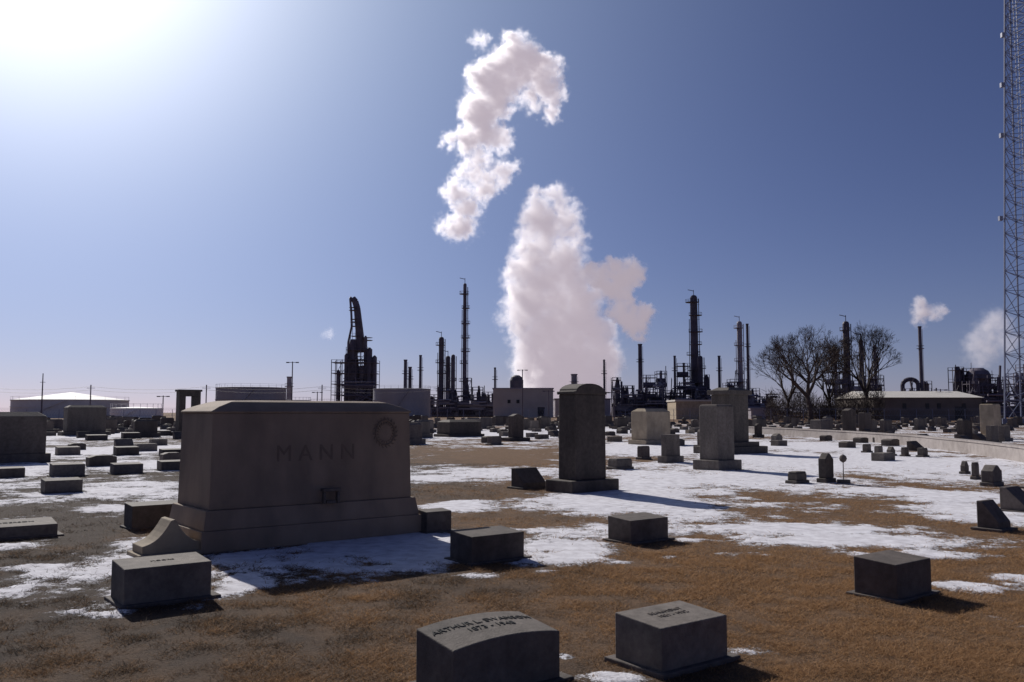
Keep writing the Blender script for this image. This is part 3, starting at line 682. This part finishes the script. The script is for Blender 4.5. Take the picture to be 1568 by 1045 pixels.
# ---------------- steam plumes (real volumes)
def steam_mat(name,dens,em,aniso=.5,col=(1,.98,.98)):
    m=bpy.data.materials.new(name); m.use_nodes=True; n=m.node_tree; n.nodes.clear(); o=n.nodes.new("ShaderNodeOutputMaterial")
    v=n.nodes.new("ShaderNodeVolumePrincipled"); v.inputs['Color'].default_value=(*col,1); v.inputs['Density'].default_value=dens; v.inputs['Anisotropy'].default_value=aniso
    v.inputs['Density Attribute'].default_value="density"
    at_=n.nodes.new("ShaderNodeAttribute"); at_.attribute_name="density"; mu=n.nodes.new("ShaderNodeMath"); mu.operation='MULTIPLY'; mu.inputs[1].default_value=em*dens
    n.links.new(at_.outputs['Fac'],mu.inputs[0]); n.links.new(mu.outputs[0],v.inputs['Emission Strength']); v.inputs['Emission Color'].default_value=(1,.87,1.0,1)  # added glow stands in for light scattered repeatedly inside the steam
    n.links.new(v.outputs[0],o.inputs['Volume']); return m
def plume(name,sph,d,vox,mat,n1=(0.07,9),n2=(0.25,3.2),edge=3.0,seed=0,grow=0.6,soft=3.0,lo=.04,hi=2.0):
    rnd=random.Random(seed); S_=[]
    for u,v,r in sph:
        rw=r/F*d; c=at(u,v,d+rnd.uniform(-.5,.5)*rw); S_.append((c,rw))
    pd=n1[1]*.8+3
    mn=Vector((min(c.x-r for c,r in S_)-pd,min(c.y-r for c,r in S_)-pd,max(0,min(c.z-r for c,r in S_)-pd)))
    mxv=Vector((max(c.x+r for c,r in S_)+pd,max(c.y+r for c,r in S_)+pd,max(c.z+r for c,r in S_)+pd))
    cen=Vector(((mn.x+mxv.x)/2,(mn.y+mxv.y)/2,0))
    me=bpy.data.meshes.new(name); o=bpy.data.objects.new(name,me); SC.objects.link(o); o.location=cen; me.materials.append(mat)
    ng=bpy.data.node_groups.new(name+"_field",'GeometryNodeTree'); ng.interface.new_socket("Geometry",in_out='OUTPUT',socket_type='NodeSocketGeometry'); ng.interface.new_socket("Geometry",in_out='INPUT',socket_type='NodeSocketGeometry')
    N=ng.nodes; L=ng.links; go=N.new("NodeGroupOutput"); pos=N.new("GeometryNodeInputPosition")
    cur=pos.outputs[0]
    for sc_,amp in (n1,n2,(n2[0]*2.4,n2[1]*.5)):
        z=N.new("ShaderNodeTexNoise"); z.inputs['Scale'].default_value=sc_; z.inputs['Detail'].default_value=2; L.new(pos.outputs[0],z.inputs['Vector'])
        s=N.new("ShaderNodeVectorMath"); s.operation='SUBTRACT'; s.inputs[1].default_value=(.5,.5,.5); L.new(z.outputs['Color'],s.inputs[0])
        t=N.new("ShaderNodeVectorMath"); t.operation='SCALE'; t.inputs['Scale'].default_value=amp*2; L.new(s.outputs[0],t.inputs[0])
        a_=N.new("ShaderNodeVectorMath"); a_.operation='ADD'; L.new(cur,a_.inputs[0]); L.new(t.outputs[0],a_.inputs[1]); cur=a_.outputs[0]
    acc=None
    for c,r in S_:
        dn=N.new("ShaderNodeVectorMath"); dn.operation='DISTANCE'; dn.inputs[1].default_value=c-cen; L.new(cur,dn.inputs[0])
        sb=N.new("ShaderNodeMath"); sb.operation='SUBTRACT'; sb.inputs[0].default_value=r; L.new(dn.outputs['Value'],sb.inputs[1])
        if acc is None: acc=sb.outputs[0]
        else:
            mm_=N.new("ShaderNodeMath"); mm_.operation='MAXIMUM'; L.new(acc,mm_.inputs[0]); L.new(sb.outputs[0],mm_.inputs[1]); acc=mm_.outputs[0]
    vo=N.new("ShaderNodeTexVoronoi"); vo.feature='F1'; vo.inputs['Scale'].default_value=n2[0]*.75; L.new(cur,vo.inputs['Vector'])
    q0=N.new("ShaderNodeMath"); q0.operation='MULTIPLY_ADD'; q0.inputs[1].default_value=-edge*1.6; q0.inputs[2].default_value=edge*.8; L.new(vo.outputs['Distance'],q0.inputs[0])
    vz=N.new("ShaderNodeTexNoise"); vz.inputs['Scale'].default_value=n2[0]*1.5; vz.inputs['Detail'].default_value=7; vz.inputs['Roughness'].default_value=.72; L.new(pos.outputs[0],vz.inputs['Vector'])
    q1=N.new("ShaderNodeMath"); q1.operation='MULTIPLY_ADD'; q1.inputs[1].default_value=-edge*7.5; q1.inputs[2].default_value=edge*(3.75+grow); L.new(vz.outputs['Fac'],q1.inputs[0])
    q2=N.new("ShaderNodeMath"); q2.operation='ADD'; L.new(acc,q2.inputs[0]); L.new(q1.outputs[0],q2.inputs[1])
    q3=N.new("ShaderNodeMath"); q3.operation='ADD'; L.new(q2.outputs[0],q3.inputs[0]); L.new(q0.outputs[0],q3.inputs[1])
    mr=N.new("ShaderNodeMapRange"); mr.interpolation_type='SMOOTHSTEP'; mr.inputs[1].default_value=0; mr.inputs[2].default_value=edge*soft; L.new(q3.outputs[0],mr.inputs[0])
    iz=N.new("ShaderNodeTexNoise"); iz.inputs['Scale'].default_value=n2[0]*.6; iz.inputs['Detail'].default_value=5; iz.inputs['Roughness'].default_value=.65; L.new(cur,iz.inputs['Vector'])
    ir=N.new("ShaderNodeMapRange"); ir.inputs[1].default_value=.40; ir.inputs[2].default_value=.60; ir.inputs[3].default_value=lo; ir.inputs[4].default_value=hi; L.new(iz.outputs['Fac'],ir.inputs[0])
    im=N.new("ShaderNodeMath"); im.operation='MULTIPLY'; L.new(mr.outputs[0],im.inputs[0]); L.new(ir.outputs[0],im.inputs[1])
    vc=N.new("GeometryNodeVolumeCube"); L.new(im.outputs[0],vc.inputs['Density']); vc.inputs['Min'].default_value=mn-cen; vc.inputs['Max'].default_value=mxv-cen
    e=mxv-mn
    for k,ax in enumerate('XYZ'): vc.inputs['Resolution '+ax].default_value=max(8,int(e[k]/vox))
    sm_=N.new("GeometryNodeSetMaterial"); sm_.inputs['Material'].default_value=mat; L.new(vc.outputs[0],sm_.inputs['Geometry']); L.new(sm_.outputs[0],go.inputs[0])
    md=o.modifiers.new("steam_field",'NODES'); md.node_group=ng
    return o
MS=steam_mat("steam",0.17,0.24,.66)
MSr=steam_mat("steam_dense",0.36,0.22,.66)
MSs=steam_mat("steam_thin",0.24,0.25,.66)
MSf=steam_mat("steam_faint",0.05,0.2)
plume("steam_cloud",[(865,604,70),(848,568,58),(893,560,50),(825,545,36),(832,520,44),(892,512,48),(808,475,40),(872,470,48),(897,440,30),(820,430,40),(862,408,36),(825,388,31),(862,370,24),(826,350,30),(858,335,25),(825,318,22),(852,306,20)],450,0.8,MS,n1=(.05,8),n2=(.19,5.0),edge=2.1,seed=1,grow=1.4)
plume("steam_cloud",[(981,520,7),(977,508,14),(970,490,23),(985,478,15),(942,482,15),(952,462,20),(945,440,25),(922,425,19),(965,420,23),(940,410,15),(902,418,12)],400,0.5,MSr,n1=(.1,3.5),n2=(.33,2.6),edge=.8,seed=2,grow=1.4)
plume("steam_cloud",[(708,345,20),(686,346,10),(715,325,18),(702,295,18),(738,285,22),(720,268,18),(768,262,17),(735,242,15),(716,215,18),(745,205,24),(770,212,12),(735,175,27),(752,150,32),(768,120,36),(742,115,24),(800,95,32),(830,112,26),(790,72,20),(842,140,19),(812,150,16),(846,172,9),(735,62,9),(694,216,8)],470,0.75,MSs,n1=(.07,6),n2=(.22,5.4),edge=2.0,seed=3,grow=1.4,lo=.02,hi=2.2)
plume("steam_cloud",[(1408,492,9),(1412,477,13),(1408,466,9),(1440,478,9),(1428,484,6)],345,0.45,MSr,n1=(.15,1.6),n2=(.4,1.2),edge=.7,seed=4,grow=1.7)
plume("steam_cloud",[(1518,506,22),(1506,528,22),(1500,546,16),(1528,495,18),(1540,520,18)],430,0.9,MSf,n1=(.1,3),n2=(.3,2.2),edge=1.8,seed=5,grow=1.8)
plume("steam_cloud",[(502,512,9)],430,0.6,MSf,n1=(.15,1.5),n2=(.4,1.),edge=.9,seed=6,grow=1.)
print("stones",cnt,"blades",nb)
